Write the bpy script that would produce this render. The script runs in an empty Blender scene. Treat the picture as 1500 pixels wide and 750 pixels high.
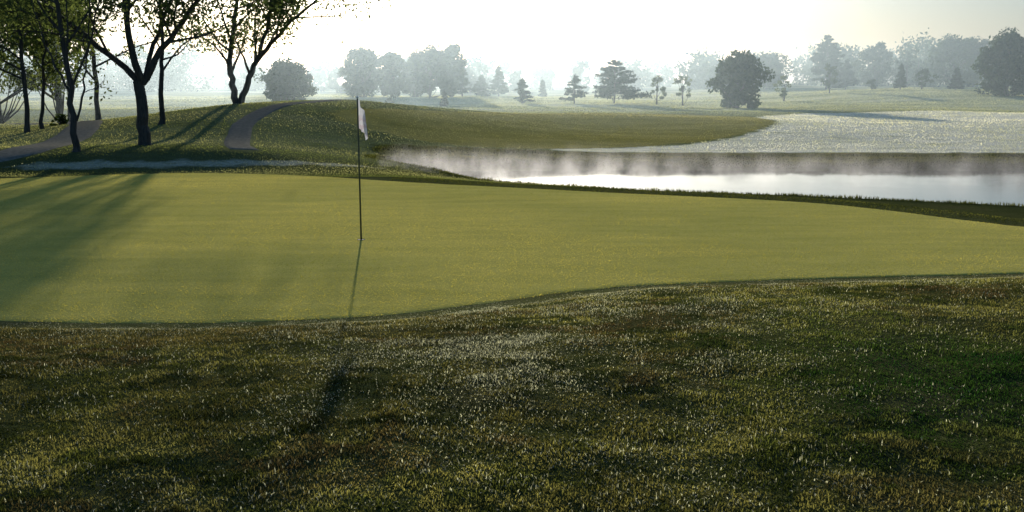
import bpy, math, random
import numpy as np
from mathutils import Vector, Matrix

rng = np.random.default_rng(7)
random.seed(7)
scene = bpy.context.scene
COL = scene.collection

# ------------------------------------------------------------------ helpers
def sstep(a, b, v):
    t = np.clip((np.asarray(v, float) - a) / (b - a), 0, 1)
    return t * t * (3 - 2 * t)

_perm = np.random.default_rng(3).random((256, 256))
def vnoise(x, y):
    x = np.asarray(x, float); y = np.asarray(y, float)
    xi = np.floor(x).astype(int); yi = np.floor(y).astype(int)
    fx = x - xi; fy = y - yi
    fx = fx * fx * (3 - 2 * fx); fy = fy * fy * (3 - 2 * fy)
    a = _perm[xi & 255, yi & 255]; b = _perm[(xi + 1) & 255, yi & 255]
    c = _perm[xi & 255, (yi + 1) & 255]; d = _perm[(xi + 1) & 255, (yi + 1) & 255]
    return (a * (1 - fx) + b * fx) * (1 - fy) + (c * (1 - fx) + d * fx) * fy
def fbm(x, y, s=1.0, o=4):
    r = 0; amp = .5; tot = 0
    for i in range(o):
        r = r + amp * vnoise(np.asarray(x) / s + 17.3 * i + 50, np.asarray(y) / s + 9.1 * i + 50)
        tot += amp; amp *= .5; s *= .5
    return r / tot

def smooth_poly(P, n=8):
    P = np.array(P, float); N = len(P); out = []
    for i in range(N):
        p0, p1, p2, p3 = P[i - 1], P[i], P[(i + 1) % N], P[(i + 2) % N]
        for k in range(n):
            t = k / n
            out.append(.5 * ((2 * p1) + (-p0 + p2) * t + (2 * p0 - 5 * p1 + 4 * p2 - p3) * t * t + (-p0 + 3 * p1 - 3 * p2 + p3) * t ** 3))
    return np.array(out)

def sdf(poly, x, y):
    """signed distance, negative inside"""
    x = np.asarray(x, float); shp = x.shape
    x = x.ravel(); y = np.asarray(y, float).ravel()
    d2 = np.full(x.shape, 1e18); inside = np.zeros(x.shape, bool)
    n = len(poly)
    for i in range(n):
        ax, ay = poly[i]; bx, by = poly[(i + 1) % n]
        ex, ey = bx - ax, by - ay
        L = ex * ex + ey * ey + 1e-12
        t = np.clip(((x - ax) * ex + (y - ay) * ey) / L, 0, 1)
        dx = x - ax - t * ex; dy = y - ay - t * ey
        d2 = np.minimum(d2, dx * dx + dy * dy)
        c = ((ay > y) != (by > y))
        if ey != 0:
            inside ^= c & (x < (y - ay) * ex / ey + ax)
    d = np.sqrt(d2); d[inside] *= -1
    return d.reshape(shp)

GREEN = smooth_poly([(-5.1, 9.5), (-3.4, 9.42), (-2.4, 9.5), (-1.38, 9.72), (-.36, 10.26), (.78, 10.97), (2.0, 11.37),
    (3.7, 11.66), (6.3, 12.0), (9.3, 12.5), (10.6, 13.6), (10.3, 14.9), (8.4, 16.0), (6.1, 19.2), (2.2, 21.2), (-2.4, 23.5), (-5.6, 25.4),
    (-9, 26.0), (-13, 24.4), (-17, 22.5), (-18.5, 18), (-15.5, 12.5), (-10, 10)], 6)
POND = smooth_poly([(-3.9, 32.4), (-1, 28.4), (3, 25.4), (7, 24.1), (11.3, 22.1), (16, 20.4), (23, 19.2), (34, 21), (40, 26),
    (38, 32), (30, 33.6), (22, 34.0), (14, 34.2), (6, 34.3), (0, 34.2), (-3.0, 33.8)], 6)
BANK = smooth_poly([(-4.5, 34.2), (0, 33.6), (12, 33.6), (25, 33.2), (38, 31), (60, 33), (60, 37.2), (38, 38.2), (25, 38.4), (12, 38.6), (0, 38.4), (-4.5, 37.2)], 4)
DEWY = smooth_poly([(1.5, 39.0), (7.4, 42.5), (12.3, 50), (15.9, 59), (17.5, 70), (25, 80), (40, 83), (70, 84), (80, 60), (70, 37.8), (30, 38.9), (12, 39.2)], 6)
DEWY2 = smooth_poly([(-13, 26.3), (-9, 27.3), (-5.8, 27.6), (-3.5, 28.1), (-5.5, 28.2), (-9, 27.9), (-13, 27.0)], 4)
FAIR = smooth_poly([(-3.5, 39.5), (1.0, 39.4), (7.0, 42.8), (12, 50.2), (15.5, 59), (17.0, 70), (11, 75), (3, 70), (-3, 56), (-8, 44)], 6)
FAIR2 = smooth_poly([(34, 66), (42, 69), (60, 70), (60, 78), (44, 78), (36, 74)], 6)

_yk = np.arange(-60, 2000, .5)
_zk = np.interp(_yk, [-60, 0, 26, 30, 34, 38, 44, 51, 61, 80, 112, 150, 250, 500, 1900],
                [0, 0, 0, -.15, -.46, -.36, -.24, -.15, 0, .15, -.05, .4, 1.2, 2.0, 2.4])
_k = np.exp(-.5 * (np.arange(-12, 13) / 3.0) ** 2); _k /= _k.sum()
_zk = np.convolve(np.pad(_zk, 12, mode='edge'), _k, mode='valid')
WATER_Z = -.62

def H(x, y):
    x = np.asarray(x, float); y = np.asarray(y, float)
    dg = sdf(GREEN, x, y)
    z = np.interp(y, _yk, _zk)
    z = z + .3 * sstep(-3, -9, x) * sstep(25, 30, y) * sstep(70, 45, y)
    z = z + 1.4 * np.exp(-.5 * (((x + 11 - .05 * (y - 50)) / 6.5) ** 2 + ((y - 51) / 12.5) ** 2))
    z = z + .35 * np.exp(-.5 * (((x - 4) / 12) ** 2 + ((y - 62) / 8) ** 2))
    z = z + 1.25 * sstep(18, 60, x) * sstep(85, 135, y)
    far = sstep(60, 110, y)
    z = z + far * (fbm(x, y, 28, 2) - .5) * 1.1
    z = z + sstep(39, 50, y) * (fbm(x + 30, y, 9, 2) - .5) * .3
    z = z * sstep(0, 3.5, dg)
    b = sstep(15, 19, y + .3 * x)
    z = z - .30 * b * sstep(.35, 4, dg) * sstep(-6, 0, x) * sstep(31, 27, y)
    fr = sstep(15, 10, y)
    z = z + .68 * (1 - np.exp(-np.maximum(dg, 0) / 3.5)) * sstep(-.3, 1.0, dg) * fr
    z = z + sstep(.1, 1.5, dg) * sstep(24, 14, y) * ((fbm(x, y, 1.6, 3) - .5) * .08 + (fbm(x + 9, y, .35, 2) - .5) * .03)
    z = z + sstep(.5, -1, sdf(BANK, x, y)) * (fbm(x, y, 1.2, 3) - .5) * .16
    dp = sdf(POND, x, y)
    t = sstep(-1.7, .7, dp + (fbm(x, y, .7, 2) - .5) * .35)
    z = -1.3 + (z + 1.3) * t
    return z
def h(x, y): return float(H(np.array([x]), np.array([y]))[0])

# ------------------------------------------------------------------ material helpers
def new_mat(name):
    m = bpy.data.materials.new(name); m.use_nodes = True
    nt = m.node_tree; nt.nodes.clear()
    out = nt.nodes.new('ShaderNodeOutputMaterial')
    return m, nt, out
def N(nt, typ, **kw):
    n = nt.nodes.new(typ)
    for k, v in kw.items():
        if k.startswith('_'): setattr(n, k[1:], v)
        else: n.inputs[k.replace('__', ' ')].default_value = v
    return n
def L(nt, a, b): nt.links.new(a, b)
def ramp(nt, src, stops):
    r = nt.nodes.new('ShaderNodeValToRGB'); e = r.color_ramp.elements
    while len(e) < len(stops): e.new(.5)
    for el, (p, c) in zip(e, stops):
        el.position = p; el.color = (*c, 1) if len(c) == 3 else c
    L(nt, src, r.inputs[0]); return r.outputs[0]
def noise(nt, vec, scale, detail=4, rough=.55):
    n = N(nt, 'ShaderNodeTexNoise', Scale=scale, Detail=detail, Roughness=rough)
    L(nt, vec, n.inputs['Vector']); return n.outputs['Fac']
def mixc(nt, f, a, b, mode='MIX'):
    m = nt.nodes.new('ShaderNodeMix'); m.data_type = 'RGBA'; m.blend_type = mode
    for s, v in ((0, f), (6, a), (7, b)):
        if hasattr(v, 'is_output'): L(nt, v, m.inputs[s])
        elif isinstance(v, tuple): m.inputs[s].default_value = (*v, 1)
        else: m.inputs[s].default_value = v
    return m.outputs[2]
def math_(nt, op, a, b=None, clamp=False):
    m = nt.nodes.new('ShaderNodeMath'); m.operation = op; m.use_clamp = clamp
    for s, v in ((0, a), (1, b)):
        if v is None: continue
        if hasattr(v, 'is_output'): L(nt, v, m.inputs[s])
        else: m.inputs[s].default_value = v
    return m.outputs[0]
def maprange(nt, src, a, b, c=0, d=1):
    k = nt.nodes.new('ShaderNodeMapRange')
    for i, v in ((1, a), (2, b), (3, c), (4, d)): k.inputs[i].default_value = v
    L(nt, src, k.inputs[0]); return k.outputs[0]
def pos(nt, sx=1, sy=1, sz=1):
    g = nt.nodes.new('ShaderNodeNewGeometry')
    mp = nt.nodes.new('ShaderNodeMapping'); mp.inputs['Scale'].default_value = (sx, sy, sz)
    L(nt, g.outputs['Position'], mp.inputs['Vector']); return mp.outputs[0]
def attr(nt, name):
    a = nt.nodes.new('ShaderNodeAttribute'); a.attribute_name = name; return a

def mesh_obj(name, V, F, mats=(), matidx=None, smooth=True, attrs=None, colors=None):
    me = bpy.data.meshes.new(name)
    V = np.asarray(V, np.float32)
    if isinstance(F, np.ndarray):
        nf, k = F.shape
        me.vertices.add(len(V)); me.vertices.foreach_set('co', V.ravel())
        me.loops.add(nf * k); me.loops.foreach_set('vertex_index', F.astype(np.int32).ravel())
        me.polygons.add(nf); me.polygons.foreach_set('loop_start', np.arange(0, nf * k, k, dtype=np.int32))
        me.update(calc_edges=True)
    else:
        me.from_pydata([tuple(v) for v in V], [], F); me.update()
    for m in mats: me.materials.append(m)
    if matidx is not None: me.polygons.foreach_set('material_index', np.asarray(matidx, np.int32))
    me.polygons.foreach_set('use_smooth', np.full(len(me.polygons), smooth))
    if attrs:
        for k2, v in attrs.items():
            a = me.attributes.new(k2, 'FLOAT', 'POINT'); a.data.foreach_set('value', np.asarray(v, np.float32))
    if colors is not None:
        a = me.attributes.new('tint', 'FLOAT_COLOR', 'POINT')
        c = np.ones((len(V), 4), np.float32); c[:, :3] = colors; a.data.foreach_set('color', c.ravel())
    ob = bpy.data.objects.new(name, me); COL.objects.link(ob); return ob

# ------------------------------------------------------------------ materials
def mat_ground():
    m, nt, out = new_mat('rough_grass_ground')
    p = pos(nt)
    n1 = noise(nt, p, .9, 5); n2 = noise(nt, p, 14, 6, .7); n4 = noise(nt, p, 60, 3, .7)
    rough = ramp(nt, n2, [(.3, (.025, .034, .01)), (.55, (.08, .09, .03)), (.75, (.16, .165, .06))])
    rough2 = ramp(nt, n1, [(.35, (.07, .08, .024)), (.5, (.10, .105, .032)), (.68, (.13, .11, .05))])
    c = mixc(nt, .45, rough, rough2)
    wob0 = math_(nt, 'MULTIPLY', math_(nt, 'SUBTRACT', noise(nt, p, 5, 4, .7), .5), 1.0)
    c = mixc(nt, maprange(nt, math_(nt, 'ADD', attr(nt, 'd_green').outputs['Fac'], wob0), 1.0, -.1, 0, .6), c, (.15, .155, .06))
    g = nt.nodes.new('ShaderNodeNewGeometry'); s = nt.nodes.new('ShaderNodeSeparateXYZ'); L(nt, g.outputs['Position'], s.inputs[0])
    f = maprange(nt, s.outputs['Y'], 24, 34)
    fieldn = noise(nt, pos(nt, .5, 1, 1), .3, 5, .6)
    field = ramp(nt, fieldn, [(.36, (.14, .16, .055)), (.5, (.22, .24, .095)), (.64, (.32, .32, .15))])
    field = mixc(nt, .45, field, ramp(nt, noise(nt, p, 3, 8, .8), [(.33, (.08, .10, .035)), (.67, (.38, .39, .19))]))
    c = mixc(nt, f, c, field)
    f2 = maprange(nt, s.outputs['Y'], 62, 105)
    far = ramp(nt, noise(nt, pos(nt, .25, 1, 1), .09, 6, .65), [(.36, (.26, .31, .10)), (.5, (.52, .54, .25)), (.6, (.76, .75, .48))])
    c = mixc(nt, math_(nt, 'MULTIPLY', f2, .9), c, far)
    wob = math_(nt, 'MULTIPLY', math_(nt, 'SUBTRACT', noise(nt, p, 1.3, 4), .5), 1.3)
    def zone(name, col, soft, c):
        d = math_(nt, 'ADD', attr(nt, name).outputs['Fac'], wob)
        k = maprange(nt, d, soft, -soft); return mixc(nt, k, c, col), k
    fc = ramp(nt, noise(nt, pos(nt, .5, 1, 1), .5, 7, .7), [(.32, (.30, .28, .08)), (.68, (.52, .44, .15))])
    c, _ = zone('d_fair', fc, .25, c)
    c, _ = zone('d_fair2', fc, .3, c)
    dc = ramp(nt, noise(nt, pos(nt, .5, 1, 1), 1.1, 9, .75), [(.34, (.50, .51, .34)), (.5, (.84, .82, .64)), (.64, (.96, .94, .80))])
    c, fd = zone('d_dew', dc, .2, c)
    dc2 = ramp(nt, noise(nt, p, 6, 4), [(.3, (.36, .36, .22)), (.7, (.65, .62, .46))])
    c, _ = zone('d_dew2', dc2, .15, c)
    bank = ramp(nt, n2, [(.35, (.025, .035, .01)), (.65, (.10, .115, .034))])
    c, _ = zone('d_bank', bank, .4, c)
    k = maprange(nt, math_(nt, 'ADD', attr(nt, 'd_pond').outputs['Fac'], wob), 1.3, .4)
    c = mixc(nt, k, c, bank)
    b = N(nt, 'ShaderNodeBsdfPrincipled', Roughness=1)
    b.inputs['Specular IOR Level'].default_value = 0
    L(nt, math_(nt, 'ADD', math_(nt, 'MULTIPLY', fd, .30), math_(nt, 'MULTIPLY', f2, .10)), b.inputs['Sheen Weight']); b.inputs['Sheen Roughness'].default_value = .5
    b.inputs['Sheen Tint'].default_value = (1, .96, .78, 1)
    bp = N(nt, 'ShaderNodeBump', Strength=.9, Distance=.05)
    L(nt, math_(nt, 'ADD', math_(nt, 'MULTIPLY', n2, .7), math_(nt, 'MULTIPLY', n4, .3)), bp.inputs['Height'])
    L(nt, bp.outputs[0], b.inputs['Normal']); L(nt, c, b.inputs['Base Color']); L(nt, b.outputs[0], out.inputs[0])
    return m

def mat_green():
    m, nt, out = new_mat('mown_putting_grass')
    p = pos(nt)
    n1 = noise(nt, p, .28, 4); n2 = noise(nt, p, 2.6, 5, .65); n3 = noise(nt, p, 55, 5, .8); n4 = noise(nt, pos(nt, .2, 1, 1), 2.2, 5)
    c = ramp(nt, n1, [(.35, (.44, .40, .075)), (.65, (.61, .53, .11))])
    c = mixc(nt, .35, c, ramp(nt, n2, [(.3, (.38, .36, .065)), (.7, (.66, .57, .13))]))
    c = mixc(nt, .35, c, ramp(nt, n4, [(.35, (.34, .34, .065)), (.65, (.68, .59, .13))]))
    c = mixc(nt, .8, c, ramp(nt, n3, [(.34, (.5, .5, .5)), (.64, (1.35, 1.35, 1.35))]), 'MULTIPLY')
    b = N(nt, 'ShaderNodeBsdfPrincipled', Roughness=1)
    b.inputs['Specular IOR Level'].default_value = .0
    b.inputs['Sheen Weight'].default_value = .16; b.inputs['Sheen Roughness'].default_value = .55
    b.inputs['Sheen Tint'].default_value = (1, .91, .42, 1)
    bp = N(nt, 'ShaderNodeBump', Strength=.6, Distance=.012)
    L(nt, n3, bp.inputs['Height']); L(nt, bp.outputs[0], b.inputs['Normal'])
    L(nt, c, b.inputs['Base Color']); L(nt, b.outputs[0], out.inputs[0])
    return m

def mat_blades():
    m, nt, out = new_mat('grass_blade')
    c = attr(nt, 'tint').outputs['Color']
    b = nt.nodes.new('ShaderNodeBsdfDiffuse'); L(nt, c, b.inputs['Color'])
    t = nt.nodes.new('ShaderNodeBsdfTranslucent')
    L(nt, mixc(nt, 1.0, c, (1.42, 1.33, .85), 'MULTIPLY'), t.inputs[0])
    mx = N(nt, 'ShaderNodeMixShader', Fac=.55); L(nt, b.outputs[0], mx.inputs[1]); L(nt, t.outputs[0], mx.inputs[2])
    L(nt, mx.outputs[0], out.inputs[0]); return m

def mat_leaf(name, c1, c2, tr=.4):
    m, nt, out = new_mat(name)
    c = ramp(nt, noise(nt, pos(nt), 1.1, 3), [(.35, c1), (.65, c2)])
    b = N(nt, 'ShaderNodeBsdfDiffuse'); L(nt, c, b.inputs['Color'])
    t = nt.nodes.new('ShaderNodeBsdfTranslucent'); L(nt, mixc(nt, 1.0, c, (1.4, 1.5, .8), 'MULTIPLY'), t.inputs[0])
    mx = N(nt, 'ShaderNodeMixShader', Fac=tr); L(nt, b.outputs[0], mx.inputs[1]); L(nt, t.outputs[0], mx.inputs[2])
    L(nt, mx.outputs[0], out.inputs[0]); return m
def mat_bark():
    m, nt, out = new_mat('tree_bark')
    nz = noise(nt, pos(nt, 1, 1, .2), 14, 5, .7)
    b = N(nt, 'ShaderNodeBsdfPrincipled', Roughness=.9)
    L(nt, ramp(nt, nz, [(.3, (.03, .025, .02)), (.7, (.12, .10, .075))]), b.inputs['Base Color'])
    bp = N(nt, 'ShaderNodeBump', Strength=.7, Distance=.03); L(nt, nz, bp.inputs['Height']); L(nt, bp.outputs[0], b.inputs['Normal'])
    L(nt, b.outputs[0], out.inputs[0]); return m

M_GROUND = mat_ground(); M_GREEN = mat_green(); M_BLADE = mat_blades(); M_BARK = mat_bark()
M_LEAF = mat_leaf('broad_leaf', (.085, .11, .045), (.14, .155, .065), .5)
M_LEAFD = mat_leaf('dense_leaf', (.022, .042, .012), (.06, .085, .025), .3)
M_NEEDLE = mat_leaf('conifer_needle', (.018, .035, .014), (.045, .07, .03), .2)

# ------------------------------------------------------------------ terrain
def axis(segs):
    out = []
    for a, b, st in segs: out.append(np.arange(a, b, st))
    return np.concatenate(out)
ys = np.concatenate([axis([(-40, -6, 2), (-6, 3, .4), (3, 14, .09), (14, 30, .16), (30, 42, .18), (42, 70, .45), (70, 160, 1.2), (160, 400, 8)]), np.geomspace(400, 1900, 14)])
xp = np.concatenate([axis([(0, 7, .13), (7, 24, .25), (24, 60, .8), (60, 120, 2.5), (120, 300, 12)]), np.geomspace(300, 1500, 8)])
xs = np.concatenate([-xp[:0:-1], xp])
X, Y = np.meshgrid(xs, ys); Z = H(X, Y)
dg = sdf(GREEN, X, Y)
Z = np.where(dg < -.3, Z - .03, Z)
nx, ny = len(xs), len(ys)
idx = np.arange(nx * ny).reshape(ny, nx)
F = np.stack([idx[:-1, :-1], idx[:-1, 1:], idx[1:, 1:], idx[1:, :-1]], -1).reshape(-1, 4)
xr, yr = X.ravel(), Y.ravel()
ground = mesh_obj('ground', np.stack([xr, yr, Z.ravel()], 1), F, [M_GROUND],
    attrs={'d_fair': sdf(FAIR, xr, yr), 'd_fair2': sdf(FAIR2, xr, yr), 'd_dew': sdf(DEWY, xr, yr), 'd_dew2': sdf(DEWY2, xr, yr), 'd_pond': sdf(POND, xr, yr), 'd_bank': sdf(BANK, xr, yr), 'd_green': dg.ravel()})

# putting green: fan of rings following the outline
def green_z(x, y):
    return .006 + (fbm(x, y, 5, 2) - .5) * .03 * sstep(-.4, -2.5, sdf(GREEN, x, y))
cen = np.array([-3.5, 16.5]); rings = 60; G2 = smooth_poly(GREEN[::2], 4)
wig = (fbm(G2[:, 0] * 1.0, G2[:, 1], .3, 2) - .5) * .07
nrm = G2 - cen; nrm /= np.linalg.norm(nrm, axis=1)[:, None]; G2 = G2 + nrm * wig[:, None]
gv = [[cen[0], cen[1]]]
for r in range(1, rings + 1):
    gv.extend(cen + (G2 - cen) * (r / rings))
gv = np.array(gv); n = len(G2)
gz = green_z(gv[:, 0], gv[:, 1])
skirt = np.column_stack([G2 + nrm * .10, np.full(n, -.014)])
GV = np.vstack([np.column_stack([gv, gz]), skirt])
GF = [(0, 1 + i, 1 + (i + 1) % n) for i in range(n)]
for r in range(rings):
    a = 1 + r * n; b = a + n
    for i in range(n):
        j = (i + 1) % n; GF.append((a + i, b + i, b + j, a + j))
mesh_obj('putting_green', GV, GF, [M_GREEN])

# pond
m, nt, out = new_mat('pond_water')
b = N(nt, 'ShaderNodeBsdfPrincipled', Roughness=.08, IOR=1.33); b.inputs['Base Color'].default_value = (.03, .04, .035, 1)
bp = N(nt, 'ShaderNodeBump', Strength=.14, Distance=.01); L(nt, noise(nt, pos(nt, .5, 1.6, 1), 1.2, 3), bp.inputs['Height'])
L(nt, bp.outputs[0], b.inputs['Normal']); L(nt, b.outputs[0], out.inputs[0])
cw = np.array([14.0, 28.0]); q = POND - cw; q = cw + q * (1 + 1.2 / np.linalg.norm(q, axis=1))[:, None]
PV = [(cw[0], cw[1], WATER_Z)] + [(a[0], a[1], WATER_Z) for a in q]
mesh_obj('pond_water', PV, [(0, 1 + i, 1 + (i + 1) % len(q)) for i in range(len(q))], [m])

# cart paths draped over the ground
m, nt, out = new_mat('asphalt_path')
b = N(nt, 'ShaderNodeBsdfPrincipled', Roughness=1); b.inputs['Specular IOR Level'].default_value = .0
L(nt, ramp(nt, noise(nt, pos(nt), 9, 5), [(.3, (.17, .16, .12)), (.7, (.31, .285, .225))]), b.inputs['Base Color']); L(nt, b.outputs[0], out.inputs[0])
PATHC = []
def ribbon(name, pts, w, mat):
    P = np.array(pts, float); q = []
    for i in range(len(P) - 1):
        p0, p1, p2, p3 = P[max(i - 1, 0)], P[i], P[i + 1], P[min(i + 2, len(P) - 1)]
        for k in range(24):
            t = k / 24; q.append(.5 * ((2 * p1) + (-p0 + p2) * t + (2 * p0 - 5 * p1 + 4 * p2 - p3) * t * t + (-p0 + 3 * p1 - 3 * p2 + p3) * t ** 3))
    q = np.array(q); tg = np.gradient(q, axis=0); tg /= np.linalg.norm(tg, axis=1)[:, None]
    PATHC.append((q, w))
    nr = np.column_stack([-tg[:, 1], tg[:, 0]]); K = 9; V = []
    off = np.full(len(q), .025); off[:4] = [-.08, -.04, 0, .015]
    for j in range(K):
        s = (j / (K - 1) - .5) * w * (1 + .12 * (fbm(q[:, 0], q[:, 1], .8, 2) - .5)); pp = q + nr * np.asarray(s)[:, None]
        zz = H(pp[:, 0], pp[:, 1]) + (off if 0 < j < K - 1 else -.05)
        V.append(np.column_stack([pp, zz]))
    V = np.array(V).transpose(1, 0, 2).reshape(-1, 3); Fs = []
    for i in range(len(q) - 1):
        for j in range(K - 1): Fs.append((i * K + j, i * K + j + 1, (i + 1) * K + j + 1, (i + 1) * K + j))
    return mesh_obj(name, V, Fs, [mat])
ribbon('cart_path', [(-24, 24.5), (-17, 25.8), (-14.3, 28), (-15.3, 33), (-17.2, 39.5), (-21, 48), (-30, 60)], 1.7, m)
ribbon('cart_path', [(-8.0, 29.6), (-8.9, 32), (-9.8, 35.5), (-10.6, 40), (-10.4, 47), (-7.5, 60), (-1, 72)], 1.0, m)
def off_path(x, y):
    k = np.ones(len(x), bool)
    for q, w in PATHC:
        for a in q[::4]:
            k &= ((x - a[0]) ** 2 + (y - a[1]) ** 2) > (w * .5 + .03) ** 2
    return k

# ------------------------------------------------------------------ grass blades
def blades(name, x, y, length, width, colr, lean=.5, z=None, simple=False, based=.5):
    n = len(x)
    if z is None: z = H(x, y) - .004
    a = rng.random(n) * 2 * math.pi; la = rng.random(n) * 2 * math.pi; lm = rng.random(n) * lean
    dx, dy = np.cos(a) * width / 2, np.sin(a) * width / 2
    base = np.column_stack([x, y, z])
    w = np.column_stack([dx, dy, np.zeros(n)])
    tip = base + np.column_stack([np.cos(la) * lm * length, np.sin(la) * lm * length, length * (1 - .35 * lm)])
    if simple:
        V = np.stack([base - w, base + w, tip], 1).reshape(-1, 3)
        T = np.arange(n * 3).reshape(n, 3)
        return mesh_obj(name, V, T, [M_BLADE], colors=np.repeat(colr, 3, axis=0))
    mid = base + np.column_stack([np.cos(la) * lm * length * .25, np.sin(la) * lm * length * .25, length * .55])
    V = np.stack([base - w, base + w, mid + w * .75, mid - w * .75, tip], 1).reshape(-1, 3)
    i = np.arange(n) * 5
    T = np.concatenate([np.column_stack([i, i + 1, i + 2]), np.column_stack([i, i + 2, i + 3]), np.column_stack([i + 3, i + 2, i + 4])])
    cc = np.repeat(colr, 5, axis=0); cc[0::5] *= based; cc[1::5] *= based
    return mesh_obj(name, V, T, [M_BLADE], colors=cc)

def lerp(a, b, t): return a + (b - a) * t[:, None]
def grass_cols(x, y, dgp):
    n = len(x)
    med = fbm(x + 40, y, .7, 3); sm = fbm(x, y + 70, .16, 2); big = fbm(x + 5, y, 1.9, 3)
    dark = np.array([.028, .038, .010]); mid = np.array([.10, .112, .030]); yel = np.array([.25, .235, .080]); br = np.array([.16, .11, .06])
    c = lerp(dark[None], mid[None], np.clip((med - .38) / .25, 0, 1))
    c = lerp(c, yel[None], sstep(.42, .60, sm * .75 + med * .25) * .8)
    c *= (.55 + .8 * sstep(.35, .60, big))[:, None]
    bm = sstep(.48, .62, fbm(x + 90, y * 1.6 + 10, 1.1, 3)) * sstep(.38, .58, fbm(x, y, .2, 2))
    bm = np.clip(bm * .9 + .8 * sstep(2.4, 1.6, dgp) * sstep(.5, 1.1, dgp) * sstep(.5, -2, x), 0, 1)
    c = lerp(c, br[None] * (.4 + .9 * rng.random(n))[:, None], bm * .65)
    rg = np.exp(-.5 * (((x - 2.8) / .9) ** 2 + ((y - 5.9) / 1.3) ** 2))  # dark green patch at right: shade of falling ground painted into blade colour
    c = lerp(c, np.array([.014, .062, .012])[None], np.clip(rg * 1.1, 0, 1) * .85)
    col = sstep(.75, .0, dgp + (med - .5) * .8)
    c = lerp(c, np.array([.24, .25, .12])[None], col * .7)
    pd = .08 + .55 * sstep(1.7, .1, dgp + (med - .5)) + .52 * np.exp(-.5 * (((x - .4) / 1.3) ** 2 + ((y - 7.8) / 1.6) ** 2)) * sstep(.34, .54, med)
    pd = pd + .25 * np.exp(-.5 * (((x) / .6) ** 2 + ((y - 6.3) / .9) ** 2)) + .35 * sstep(2, 5, x) * sstep(2.2, .2, dgp)  # central pale patch: lens flare painted into the blades among the dew
    pd = pd * (1 - .8 * np.clip(rg, 0, 1)) * (.5 + .9 * sstep(.38, .6, fbm(x + 3, y + 8, .45, 2)))
    dew_flare = rng.random(n) < pd
    c[dew_flare] = np.array([.58, .60, .52]) * (0.3 + .7 * rng.random(dew_flare.sum()))[:, None]
    return c * (.55 + .9 * rng.random(n))[:, None]

npt = 700000
y = 3.0 + 10.2 * rng.random(npt) ** 1.0
x = (rng.random(npt) * 2 - 1) * (0.56 * y + 1.3)
keep = rng.random(npt) < np.clip(1.15 - y / 18, .3, 1)
x, y = x[keep], y[keep]; d = sdf(GREEN, x, y) + (fbm(x, y, .25, 2) - .5) * .12; k = d > -.03; x, y, d = x[k], y[k], d[k]
ln = (.009 + .011 * sstep(0, 1.4, d)) * (.5 + .8 * rng.random(len(x))) * (.5 + 1.2 * fbm(x, y, .22, 2))
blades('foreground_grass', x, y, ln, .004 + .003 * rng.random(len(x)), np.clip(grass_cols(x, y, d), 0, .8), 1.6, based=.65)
# close-mown sward of the green: short upright leaf tips
npt = 620000
x = rng.uniform(-15, 11, npt); y = 9.3 + 17 * rng.random(npt) ** 1.15
k = (np.abs(x) < .55 * y + 1.5); x, y = x[k], y[k]
d = sdf(GREEN, x, y) + (fbm(x, y, .25, 2) - .5) * .12; k = d < .03; x, y = x[k], y[k]; n = len(x)
t1 = fbm(x, y, 3.2, 3); t2 = fbm(x * .25, y, .5, 3)
c = lerp(np.array([[.27, .27, .045]]), np.array([[.56, .48, .11]]), np.clip((t1 - .5) * 2.2 + (t2 - .5) * 1.6 + .5, 0, 1)) * (.6 + .8 * rng.random(n))[:, None]
blades('sward_of_green', x, y, (.006 + .006 * rng.random(n)), .006 + .004 * rng.random(n), np.clip(c, 0, .75), .8, z=green_z(x, y) - .001, simple=True)
# longer grass around the back of the green and pond banks
npt = 420000
x = rng.uniform(-17, 32, npt); y = rng.uniform(13.5, 40, npt)
d = sdf(GREEN, x, y); dp = sdf(POND, x, y); db = sdf(BANK, x, y)
k = (d > .03) & (((d < 1.4) & (x > -3)) | (dp < .9) | (db < 0)) & (np.abs(x) < .6 * y + 2) & (dp > .15)
x, y, d, dp = x[k], y[k], d[k], dp[k]
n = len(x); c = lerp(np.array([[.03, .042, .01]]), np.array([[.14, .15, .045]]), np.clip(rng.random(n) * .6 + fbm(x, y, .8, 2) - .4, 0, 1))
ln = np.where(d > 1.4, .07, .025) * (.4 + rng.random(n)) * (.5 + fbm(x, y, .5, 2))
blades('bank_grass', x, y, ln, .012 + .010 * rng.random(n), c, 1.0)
# tufts over the fairways and the dewy slope
npt = 330000
y = 25 + 150 * rng.random(npt) ** 2.1; x = (rng.random(npt) * 2 - 1) * (.62 * y + 3)
d = sdf(GREEN, x, y); dp = sdf(POND, x, y); db = sdf(BANK, x, y)
k = (d > .1) & (dp > .6) & (db > .1) & off_path(x, y); x, y = x[k], y[k]; n = len(x)
dd = sdf(DEWY, x, y) + (fbm(x, y, .8, 2) - .5) * 1.2; df = np.minimum(sdf(FAIR, x, y), sdf(FAIR2, x, y)) + (fbm(x, y, .8, 2) - .5) * .8
d2 = sdf(DEWY2, x, y)
fn = fbm(x * .5, y, 3, 3)
c = lerp(np.array([[.13, .16, .055]]), np.array([[.30, .31, .15]]), sstep(.35, .65, fn))
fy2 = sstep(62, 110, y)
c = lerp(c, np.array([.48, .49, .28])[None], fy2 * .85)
c[df < 0] = (np.array([.37, .33, .10])[None] * (.7 + .6 * fn[df < 0])[:, None])
c[d2 < 0] = np.array([.50, .50, .36])
dm = dd < 0
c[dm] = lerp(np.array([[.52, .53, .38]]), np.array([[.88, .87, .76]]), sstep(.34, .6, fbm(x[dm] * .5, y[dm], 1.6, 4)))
c = c * (.6 + .8 * rng.random(n))[:, None]
sc = .35 + y / 55
ln = .032 * sc * (.5 + rng.random(n)); ln[df < 0] *= .55; ln[dm] *= 1.15
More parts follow.
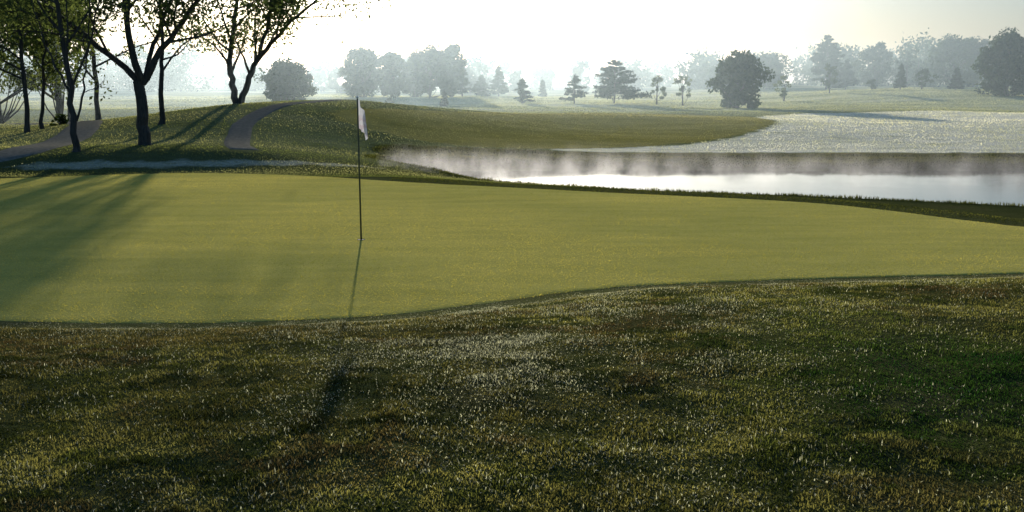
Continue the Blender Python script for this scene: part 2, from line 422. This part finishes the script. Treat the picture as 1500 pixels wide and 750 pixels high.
blades('fairway_grass', x, y, ln, .030 * sc * (.6 + .8 * rng.random(n)), np.clip(c, 0, .88), .9, simple=True)

# ------------------------------------------------------------------ trees
class TB:
    def __init__(s): s.V = []; s.F = []; s.M = []; s.n = 0; s.LP = []; s.LS = []
    def tube(s, pts, rad, sides=6):
        pts = np.asarray(pts, float); base = s.n
        for i, p in enumerate(pts):
            t = pts[min(i + 1, len(pts) - 1)] - pts[max(i - 1, 0)]; t /= np.linalg.norm(t) + 1e-9
            u = np.cross(t, [0.3, 1, .1]); u /= np.linalg.norm(u) + 1e-9; w = np.cross(t, u)
            for k in range(sides):
                a = 2 * math.pi * k / sides; s.V.append(p + (u * math.cos(a) + w * math.sin(a)) * rad[i])
        for i in range(len(pts) - 1):
            for k in range(sides):
                a = base + i * sides + k; b = base + i * sides + (k + 1) % sides
                s.F.append((a, b, b + sides, a + sides)); s.M.append(0)
        s.n += len(pts) * sides
    def leaves(s, P, size):
        s.LP.append(np.asarray(P)); s.LS.append(np.full(len(P), size) if np.isscalar(size) else size)
    def data(s, name, leafmat, r, flat=0.0, zmin=None):
        V = np.array(s.V).reshape(-1, 3); F = list(s.F); M = list(s.M)
        P = np.concatenate(s.LP) if s.LP else np.zeros((0, 3)); S = np.concatenate(s.LS) if s.LS else np.zeros(0)
        if zmin is not None:
            kk = P[:, 2] > zmin + r.random(len(P)) * .8; P = P[kk]; S = S[kk]
        n = len(P); a = r.normal(size=(n, 3)); a[:, 2] *= (1 - flat); a /= np.linalg.norm(a, axis=1)[:, None] + 1e-9
        b = r.normal(size=(n, 3)); b[:, 2] *= (1 - flat); b -= a * (a * b).sum(1)[:, None]; b /= np.linalg.norm(b, axis=1)[:, None] + 1e-9
        S = S * (.6 + .8 * r.random(n)); a *= S[:, None]; b *= S[:, None] * .5
        LV = np.stack([P - a, P + b, P + a, P - b], 1).reshape(-1, 3)
        nb = len(V); allV = np.vstack([V, LV]) if n else V
        i = nb + np.arange(n) * 4; LF = np.column_stack([i, i + 1, i + 2, i + 3])
        FF = np.vstack([np.array(F, int).reshape(-1, 4), LF])
        me = mesh_obj(name, allV, FF, [M_BARK, leafmat], np.concatenate([np.zeros(len(F)), np.ones(n)]), smooth=False)
        return me

def grow(tb, r, p, d, length, rad, lvl, maxl, P):
    segs = 5 if lvl < maxl else 3
    pts = [np.array(p)]; rr = [rad]; d = np.array(d, float); d /= np.linalg.norm(d)
    for i in range(segs):
        d = d + r.normal(size=3) * P['wob'] + np.array([0, 0, P['up'] * (1 if lvl > 0 else .3)]); d /= np.linalg.norm(d)
        pts.append(pts[-1] + d * length / segs); rr.append(rad * (1 - .75 * (i + 1) / segs))
    tb.tube(pts, rr, 7 if lvl == 0 else (5 if lvl < 3 else 3))
    branch(tb, r, pts, rr, length, lvl, maxl, P)
def branch(tb, r, pts, rr, length, lvl, maxl, P):
    if lvl >= maxl:
        c = pts[-1]; n = P['leaf_n']
        w = r.random(n)[:, None]; q = pts[0] * (1 - w) + c * w
        tb.leaves(q + r.normal(size=(n, 3)) * P['leaf_sp'], P['leaf_s']); return
    nch = P['kids'][min(lvl, len(P['kids']) - 1)]
    for k in range(nch):
        f = P['start'] + (1 - P['start']) * (k + r.random() * .8) / nch if lvl == 0 else .25 + .75 * (k + r.random()) / nch
        f = min(f, .999); i = f * (len(pts) - 1); i0 = int(i); t = i - i0
        q = pts[i0] * (1 - t) + pts[i0 + 1] * t; rad = (rr[i0] * (1 - t) + rr[i0 + 1] * t)
        dd = pts[i0 + 1] - pts[i0]; dd = dd / np.linalg.norm(dd)
        s = r.normal(size=3); s -= dd * s.dot(dd); s /= np.linalg.norm(s)
        ang = P['ang'] * (.7 + .6 * r.random())
        nd = dd * math.cos(ang) + s * math.sin(ang)
        if nd[2] < -.25: nd[2] *= -.3
        grow(tb, r, q, nd, length * P['ratio'] * (.7 + .5 * r.random()), rad * .55, lvl + 1, maxl, P)

def limb_tree(name, x, y, limbs, P, seed, leafmat, maxl=3):
    r = np.random.default_rng(seed); tb = TB()
    for pts, r0, r1, lv in limbs:
        P0 = np.array(pts, float); Q = []
        for i in range(len(P0) - 1):
            a, b, c, dd = P0[max(i - 1, 0)], P0[i], P0[i + 1], P0[min(i + 2, len(P0) - 1)]
            for k in range(4):
                t = k / 4; Q.append(.5 * ((2 * b) + (-a + c) * t + (2 * a - 5 * b + 4 * c - dd) * t * t + (-a + 3 * b - 3 * c + dd) * t ** 3))
        Q.append(P0[-1]); Q = [q + r.normal(size=3) * .03 * (i > 0) for i, q in enumerate(Q)]
        rr = list(np.linspace(r0, r1, len(Q)))
        if Q[0][2] <= 0.01: rr[0] *= 1.4; rr[1] *= 1.05
        tb.tube(Q, rr, 10)
        if lv is not None:
            ln = np.linalg.norm(P0[-1] - P0[0]); branch(tb, r, Q, rr, ln, lv, maxl, P)
    ob = tb.data(name, leafmat, r, zmin=P.get('zmin')); ob.location = (x, y, h(x, y) - .1); return ob

PA = dict(wob=.16, up=.05, leaf_n=26, leaf_sp=.16, leaf_s=.065, kids=[9, 5, 4], start=.3, ang=.85, ratio=.5)
def P_(**k): q = dict(PA); q.update(k); return q

# big spreading tree, main left
limb_tree('maple_tree', -11.5, 31, [
    ([(0, 0, 0), (-.05, 0, 1.0), (-.08, .1, 2.1)], .19, .155, None),
    ([(-.08, .1, 2.0), (-.8, .2, 2.7), (-1.9, .1, 3.6), (-3.0, 0, 4.7), (-3.8, 0, 6.6)], .11, .035, 0),
    ([(-.05, .1, 2.0), (-.2, -.3, 3.4), (-.1, -.2, 5.4), (.3, 0, 8.2)], .12, .04, 0),
    ([(-.02, .1, 2.0), (.6, .2, 3.0), (1.2, .4, 3.9), (2.1, .4, 5.1), (2.8, .3, 6.8)], .11, .035, 0),
    ([(.05, .2, 2.2), (.3, .9, 3.6), (.7, 1.8, 5.4), (1.0, 2.4, 7.4)], .08, .03, 0)],
    P_(leaf_n=20, leaf_s=.072, leaf_sp=.30, start=.3, kids=[11, 5, 4], ratio=.46, zmin=2.9), 11, M_LEAF)
# near left slim tree with low forks
limb_tree('ash_tree', -12.6, 28.5, [
    ([(0, 0, 0), (-.02, 0, 1.5), (-.15, .1, 3.2), (-.3, 0, 5.4), (-.2, 0, 8.6)], .10, .035, 0),
    ([(.02, 0, .9), (.3, .1, 1.9), (.5, .1, 3.0), (.65, .1, 4.4)], .035, .015, 1),
    ([(-.05, 0, 1.8), (-.5, 0, 2.8), (-.9, .1, 4.1), (-1.1, .1, 5.4)], .035, .015, 1)],
    P_(leaf_n=18, leaf_sp=.28, start=.3, kids=[9, 4, 3], ratio=.4), 12, M_LEAF)
slim = P_(leaf_n=24, leaf_sp=.30, start=.26, kids=[12, 4, 3], ratio=.36, leaf_s=.095)
limb_tree('ash_tree', -19.6, 40, [([(0, 0, 0), (.05, 0, 2.5), (0, 0, 5), (.1, 0, 9.5)], .10, .04, 0)], slim, 13, M_LEAF)
limb_tree('ash_tree', -19.9, 42, [([(0, 0, 0), (.15, 0, 2.0), (.45, 0, 3.8), (.5, 0, 5.5)], .08, .03, 0)], slim, 14, M_LEAF)
limb_tree('ash_tree', -20, 48, [([(0, 0, 0), (-.05, 0, 2.5), (-.1, 0, 5), (0, 0, 10)], .12, .05, 0)], slim, 15, M_LEAF)
limb_tree('ash_tree', -13.8, 39, [([(0, 0, 0), (.1, 0, 1.8), (.25, 0, 3.6), (.2, 0, 8)], .11, .04, 0)], P_(leaf_n=10, start=.4, ratio=.34, leaf_s=.08, kids=[8, 4, 3], zmin=2.8), 16, M_LEAF)
limb_tree('ash_tree', -25, 46, [([(0, 0, 0), (-.05, 0, 2.5), (.2, 0, 5), (0, 0, 10)], .14, .05, 0)], slim, 17, M_LEAF)
limb_tree('ash_tree', -21.5, 41, [([(0, 0, 0), (.1, 0, 2.5), (-.1, 0, 5), (0, 0, 9)], .1, .04, 0)], slim, 18, M_LEAF)
limb_tree('ash_tree', -23.2, 52, [([(0, 0, 0), (.1, 0, 2.5), (-.1, 0, 5), (0, 0, 9)], .1, .04, 0)], slim, 19, M_LEAF)
# leaning two-stemmed tree on the mound
limb_tree('oak_tree', -13.6, 49, [
    ([(0, 0, 0), (-.1, 0, 1.0), (-.25, .1, 2.2), (.1, 0, 4.0), (.4, 0, 5.6), (.6, 0, 7.0)], .18, .05, 0),
    ([(.15, 0, 0), (.6, .1, 1.1), (1.1, .2, 2.2), (2.0, .3, 3.3), (3.1, .2, 4.3), (4.2, .2, 5.2)], .17, .05, 0),
    ([(1.1, .2, 2.2), (1.7, -.3, 3.6), (2.1, -.3, 5.0), (2.3, 0, 6.2)], .11, .04, 0)],
    P_(leaf_n=17, leaf_s=.095, leaf_sp=.44, start=.25, kids=[10, 5, 4], ratio=.45, zmin=2.1), 21, M_LEAF)

def crown_tree(name, x, y, top, w, seed, leafmat=M_LEAFD, trunk=.16, clumps=None, leaf=.2, per=110, flat=.8, low=.12):
    """broad-leaved tree: trunk, limbs, crown made of many leaf clumps"""
    r = np.random.default_rng(seed); tb = TB(); zb = h(x, y) - .1; Ht = top - zb
    clumps = clumps or int(26 + 3.0 * w)
    tw = np.array([r.normal() * .03 * Ht, r.normal() * .03 * Ht])
    tr = [np.array([tw[0] * f * f, tw[1] * f * f, Ht * f]) for f in np.linspace(0, .82, 7)]
    rad0 = .018 * Ht + .03
    tb.tube(tr, np.linspace(rad0, rad0 * .25, 7), 7)
    lop = r.normal(size=2) * .12 * w
    for i in range(clumps):
        f = low + (1 - low) * r.random() ** .85
        prof = math.sin(math.pi * min(1, max(0, (f - low) / (1 - low) * .88 + .10))) ** .55
        a = r.random() * 2 * math.pi; q = r.random() ** .5 * (.70 + .36 * r.random())
        c = np.array([math.cos(a) * q * prof * w * .46 + lop[0] * (1 - f), math.sin(a) * q * prof * w * .46 + lop[1] * (1 - f), Ht * f * .95])
        s = w * (.045 + .07 * r.random())
        nn = int(per * (.5 + r.random()))
        v = r.normal(size=(nn, 3)); v /= np.linalg.norm(v, axis=1)[:, None]; v *= (r.random(nn) ** .4)[:, None] * s * 1.5; v[:, 2] *= flat
        tb.leaves(c + v, leaf)
        if i % 2 == 0:
            k = min(5, max(1, int(f * 5.5))); st = tr[k - 1] if k > 0 else tr[1]
            mid = (st + c) / 2 + np.array([0, 0, -.04 * Ht]); tb.tube([st, mid, c], [rad0 * .4, rad0 * .25, rad0 * .08], 4)
    ob = tb.data(name, leafmat, r); ob.location = (x, y, zb); return ob

def conifer(name, x, y, top, w, seed, power=1.0, gaps=.3, leaf=.16, droop=.15, dens=1.0):
    r = np.random.default_rng(seed); tb = TB(); zb = h(x, y) - .1; Ht = top - zb
    rad0 = .016 * Ht + .025
    tb.tube([(0, 0, 0), (r.normal() * .04, 0, Ht * .5), (0, 0, Ht * .98)], [rad0, rad0 * .6, .012], 7)
    nw = int(9 + Ht * 1.3)
    for i in range(nw):
        f = .13 + .85 * i / nw
        R = w * .5 * (1 - f) ** power * (1.25 if power < 1 else 1.08)
        for k in range(r.integers(5, 8)):
            if r.random() < gaps * .5: continue
            a = r.random() * 2 * math.pi; q = R * (.65 + .5 * r.random()) + .06
            st = np.array([0, 0, Ht * f]); en = st + np.array([math.cos(a) * q, math.sin(a) * q, q * (.18 - droop + .15 * r.normal() * .5)])
            mid = (st + en) / 2 + np.array([0, 0, -.04 * q])
            tb.tube([st, mid, en], [rad0 * .25, rad0 * .16, .006], 4)
            nn = int((22 + 42 * q) * dens); t = .15 + .85 * r.random(nn)[:, None] ** .7
            P = st * (1 - t) + en * t + r.normal(size=(nn, 3)) * np.array([.1, .1, .055]) * (.5 + .45 * q)
            tb.leaves(P, leaf)
    tb.leaves(np.array([0, 0, Ht * .96]) + r.normal(size=(20, 3)) * .06, leaf * .8)
    ob = tb.data(name, M_NEEDLE, r, flat=.35); ob.location = (x, y, zb); return ob

crown_tree('ash_tree', -25.5, 56, 9.5, 6.5, 25, leaf=.12, low=.25, clumps=55, per=90, leafmat=M_LEAF)
crown_tree('ash_tree', -31, 60, 9.0, 7, 26, leaf=.12, low=.22, clumps=55, per=90, leafmat=M_LEAF)
crown_tree('broadleaf_tree', -20.8, 92, 4.3, 6.0, 31, leaf=.17)
crown_tree('broadleaf_tree', -22.5, 100, 4.6, 5.0, 32, leaf=.17)
for i, (x, y, t, w) in enumerate([(-20.5, 138, 7.6, 7), (-17, 141, 6.8, 6), (-11.5, 140, 7.6, 7.5), (-8.6, 143, 7.9, 6), (-14.3, 146, 5.8, 6),
        (22.6, 100, 5.4, 6.2), (48, 188, 8.2, 10), (42, 192, 7.2, 8), (69, 190, 10.2, 8), (79.5, 180, 10.9, 11), (85, 184, 11.1, 9), (59.5, 120, 8.7, 7.4), (64.5, 121, 9.2, 8)]):
    crown_tree('broadleaf_tree', x, y, t, w, 40 + i, leaf=.24 if i not in (5, 11, 12) else .2, low=.04 if i in (5, 11, 12) else .1, clumps=int((40 if i < 11 else 70) + 4 * w) if i in (0, 1, 2, 3, 4, 5, 11, 12) else None)
crown_tree('broadleaf_tree', 75, 190, 10.2, 7, 60, leaf=.2, clumps=22, per=45)
crown_tree('young_tree', 16.3, 112, 3.4, 2.5, 61, leaf=.11, clumps=20, per=50, low=.25, leafmat=M_LEAF)
crown_tree('young_tree', 19.2, 112, 3.7, 2.5, 62, leaf=.11, clumps=18, per=50, low=.25, leafmat=M_LEAF)
crown_tree('young_tree', 34.2, 125, 3.7, 2.4, 63, leaf=.12, clumps=16, per=50, low=.2, leafmat=M_LEAF)
crown_tree('young_tree', 44.6, 140, 5.3, 3.2, 64, leaf=.14, clumps=20, per=50, low=.25)
crown_tree('young_tree', 57.5, 140, 4.7, 3.2, 65, leaf=.14, clumps=20, per=50, low=.2)
crown_tree('young_tree', 50.5, 140, 3.2, 2.0, 66, leaf=.14, clumps=14, per=40, low=.2)
crown_tree('shrub', -12.1, 100, 1.4, 1.6, 67, leaf=.1, clumps=14, per=50, low=.05)
crown_tree('shrub', -21.0, 46, .95, 1.0, 68, leaf=.05, clumps=16, per=70, low=.03)
crown_tree('shrub', -19.6, 29.5, .9, 1.4, 69, leaf=.05, clumps=14, per=60, low=.05)
conifer('pine_tree', 11.5, 112, 5.25, 6.2, 71, power=.62, gaps=.6, leaf=.14, droop=.1)
conifer('pine_tree', 6.9, 110, 3.5, 2.9, 72, power=.8, gaps=.9, leaf=.12)
conifer('pine_tree', 1.15, 112, 3.1, 2.8, 73, power=.9, gaps=.8, leaf=.12)
conifer('spruce_tree', -2.0, 150, 5.3, 3.4, 74); conifer('spruce_tree', -4.6, 150, 3.9, 3.4, 75)
conifer('spruce_tree', -7.5, 150, 5.8, 3.4, 76); conifer('spruce_tree', 4.9, 160, 3.2, 1.5, 77)
conifer('spruce_tree', -6.8, 100, 1.7, 1.0, 78, leaf=.08); conifer('spruce_tree', 56.7, 180, 11.4, 6.6, 79, power=.6, gaps=.3, leaf=.24)
conifer('spruce_tree', 60.2, 180, 7, 5, 80, leaf=.24)
conifer('spruce_tree', 54.5, 140, 5.3, 2.0, 81); conifer('spruce_tree', 62.3, 140, 4.8, 2.2, 82)

# distant tree line: one object
r = np.random.default_rng(99); tb = TB()
for i in range(190):
    y0 = r.uniform(205, 330); x0 = r.uniform(-.75, .75) * y0
    hh = r.uniform(4, 8.5) * (1.25 if x0 < -.3 * y0 or x0 > .3 * y0 else .95); w = hh * r.uniform(.8, 1.5); z0 = h(x0, y0)
    tb.tube([(x0, y0, z0 - .2), (x0, y0, z0 + hh * .6)], [.2, .08], 5)
    for k in range(20):
        f = .06 + .9 * r.random(); pr = math.sin(math.pi * min(1, f * .9 + .1)) ** .5
        a = r.random() * 6.28; q = r.random() ** .5 * w * .45 * pr
        c = np.array([x0 + math.cos(a) * q, y0 + math.sin(a) * q, z0 + hh * f])
        v = r.normal(size=(34, 3)) * w * .07; tb.leaves(c + v, .45)
tb.data('distant_tree_line', M_LEAFD, r)

# ------------------------------------------------------------------ flagstick
fx, fy = -2.27, 14.62
rig = bpy.data.objects.new('golf_flagstick', None); COL.objects.link(rig); rig.location = (fx, fy, .012)
def simple(name, col, rough=.5):
    m, nt, out = new_mat(name); b = N(nt, 'ShaderNodeBsdfPrincipled', Roughness=rough)
    L(nt, mixc(nt, .12, col, ramp(nt, noise(nt, pos(nt), 25, 3), [(.3, (.3, .3, .3)), (.7, (1, 1, 1))]), 'MULTIPLY'), b.inputs['Base Color']); L(nt, b.outputs[0], out.inputs[0]); return m
def lathe(name, prof, mat, sides=20):
    V = []; Fs = []
    for (rr, z) in prof:
        for k in range(sides):
            a = 2 * math.pi * k / sides; V.append((rr * math.cos(a), rr * math.sin(a), z))
    for i in range(len(prof) - 1):
        for k in range(sides):
            a = i * sides + k; b = i * sides + (k + 1) % sides; Fs.append((a, b, b + sides, a + sides))
    ob = mesh_obj(name, V, Fs, [mat]); ob.parent = rig; return ob
M_P = simple('painted_fibreglass', (.10, .11, .06), .4); M_W = simple('white_paint', (.75, .75, .72), .4); M_D = simple('cup_shade', (.012, .012, .01), .8)
pole = lathe('pole', [(.0, .0), (.0135, .0), (.013, 1.2), (.011, 1.95), (.010, 2.10), (.0, 2.101)], M_P)
lathe('knob', [(0, 2.09), (.010, 2.095), (.017, 2.112), (.013, 2.13), (0, 2.137)], M_W)
lathe('cup', [(0, .003), (.05, .003), (.054, .006), (.058, .004), (.062, -.004)], M_D)  # flat disc; shade inside the hole is painted on as near-black
# hanging cloth
mcl, nt, out = new_mat('flag_cloth')
c = ramp(nt, noise(nt, pos(nt), 9, 3), [(.3, (.7, .55, .58)), (.45, (.85, .83, .85))])
b = N(nt, 'ShaderNodeBsdfDiffuse'); t = nt.nodes.new('ShaderNodeBsdfTranslucent'); L(nt, c, b.inputs['Color']); L(nt, c, t.inputs[0])
mx = N(nt, 'ShaderNodeMixShader', Fac=.3); L(nt, b.outputs[0], mx.inputs[1]); L(nt, t.outputs[0], mx.inputs[2]); L(nt, mx.outputs[0], out.inputs[0])
V = []; Fs = []; nu, nv = 36, 30
for j in range(nv + 1):
    v = j / nv
    for i in range(nu + 1):
        u = i / nu
        droop = u * (.18 + .08 * u) ; wid = .145 * (u ** .7) * (.75 + .4 * v)
        xx = .008 + wid * (.78 + .22 * math.cos(u * 9)) ; yy = .03 * math.sin(u * 11 + v * 1.5) * (u ** .5)
        zz = 2.08 - v * .42 - droop * (1 - .3 * v) + .012 * math.sin(u * 10 + v * 3)
        V.append((xx, yy, zz))
for j in range(nv):
    for i in range(nu):
        a = j * (nu + 1) + i; Fs.append((a, a + 1, a + nu + 2, a + nu + 1))
fl = mesh_obj('flag', V, Fs, [mcl]); fl.parent = rig

# ------------------------------------------------------------------ mist volumes
def vol_box(name, lo, hi, build):
    V = [(x, y, z) for x in (lo[0], hi[0]) for y in (lo[1], hi[1]) for z in (lo[2], hi[2])]
    Fs = [(0, 1, 3, 2), (4, 6, 7, 5), (0, 4, 5, 1), (2, 3, 7, 6), (0, 2, 6, 4), (1, 5, 7, 3)]
    m = bpy.data.materials.new(name + '_volume'); m.use_nodes = True; nt = m.node_tree; nt.nodes.clear()
    out = nt.nodes.new('ShaderNodeOutputMaterial'); v = nt.nodes.new('ShaderNodeVolumeScatter'); L(nt, v.outputs[0], out.inputs['Volume'])
    build(nt, v); return mesh_obj(name, V, Fs, [m], smooth=False)
def b1(nt, v):
    v.inputs['Color'].default_value = (.70, .88, .98, 1); v.inputs['Density'].default_value = .0023; v.inputs['Anisotropy'].default_value = .6
vol_box('morning_haze', (-420, 45, -4), (420, 700, 11.5), b1)
def b2(nt, v):
    v.inputs['Color'].default_value = (.99, .99, 1, 1); v.inputs['Anisotropy'].default_value = .65
    nz = noise(nt, pos(nt, .8, .8, .5), 1.4, 4, .72)
    g = nt.nodes.new('ShaderNodeNewGeometry'); s = nt.nodes.new('ShaderNodeSeparateXYZ'); L(nt, g.outputs['Position'], s.inputs[0])
    k = maprange(nt, s.outputs['Z'], -.6, .55, 1, 0)
    kx = maprange(nt, s.outputs['X'], 9, -1, 1, 1.25)
    r2 = maprange(nt, nz, .45, .74)
    dn = math_(nt, 'MULTIPLY', math_(nt, 'MULTIPLY', r2, math_(nt, 'POWER', k, 2.0)), .28)
    L(nt, math_(nt, 'MULTIPLY', dn, kx), v.inputs['Density'])
vol_box('pond_mist', (-4, 28, -.61), (36, 34.5, .55), b2)

# ------------------------------------------------------------------ sky, sun, camera
ELEV, AZ = math.radians(8.5), math.radians(-7.3)
w = bpy.data.worlds.new('World'); scene.world = w; w.use_nodes = True; nt = w.node_tree; nt.nodes.clear()
sky = nt.nodes.new('ShaderNodeTexSky'); sky.sky_type = 'NISHITA'; sky.sun_disc = False
sky.sun_elevation = ELEV; sky.sun_rotation = AZ; sky.air_density = 1.0; sky.dust_density = 3.0; sky.ozone_density = 5.0
bg = nt.nodes.new('ShaderNodeBackground'); bg.inputs[1].default_value = .15
out = nt.nodes.new('ShaderNodeOutputWorld'); L(nt, sky.outputs[0], bg.inputs[0]); L(nt, bg.outputs[0], out.inputs[0])
sd = bpy.data.lights.new('sun', 'SUN'); sd.energy = 5; sd.angle = math.radians(.6); sd.color = (1, .95, .83)
so = bpy.data.objects.new('sun', sd); COL.objects.link(so)
s = Vector((math.sin(AZ) * math.cos(ELEV), math.cos(AZ) * math.cos(ELEV), math.sin(ELEV)))
so.rotation_euler = s.to_track_quat('Z', 'Y').to_euler(); so.location = (-10, 60, 20)

cd = bpy.data.cameras.new('camera'); cam = bpy.data.objects.new('camera', cd); COL.objects.link(cam)
cam.location = (0, 0, 2.3); cam.rotation_euler = (math.radians(90 - 9.85), 0, 0)
cd.sensor_width = 36; cd.lens = 36 * 1440 / 1500; cd.clip_start = .1; cd.clip_end = 4000
scene.camera = cam
scene.view_settings.view_transform = 'Standard'; scene.view_settings.look = 'None'; scene.view_settings.exposure = 0
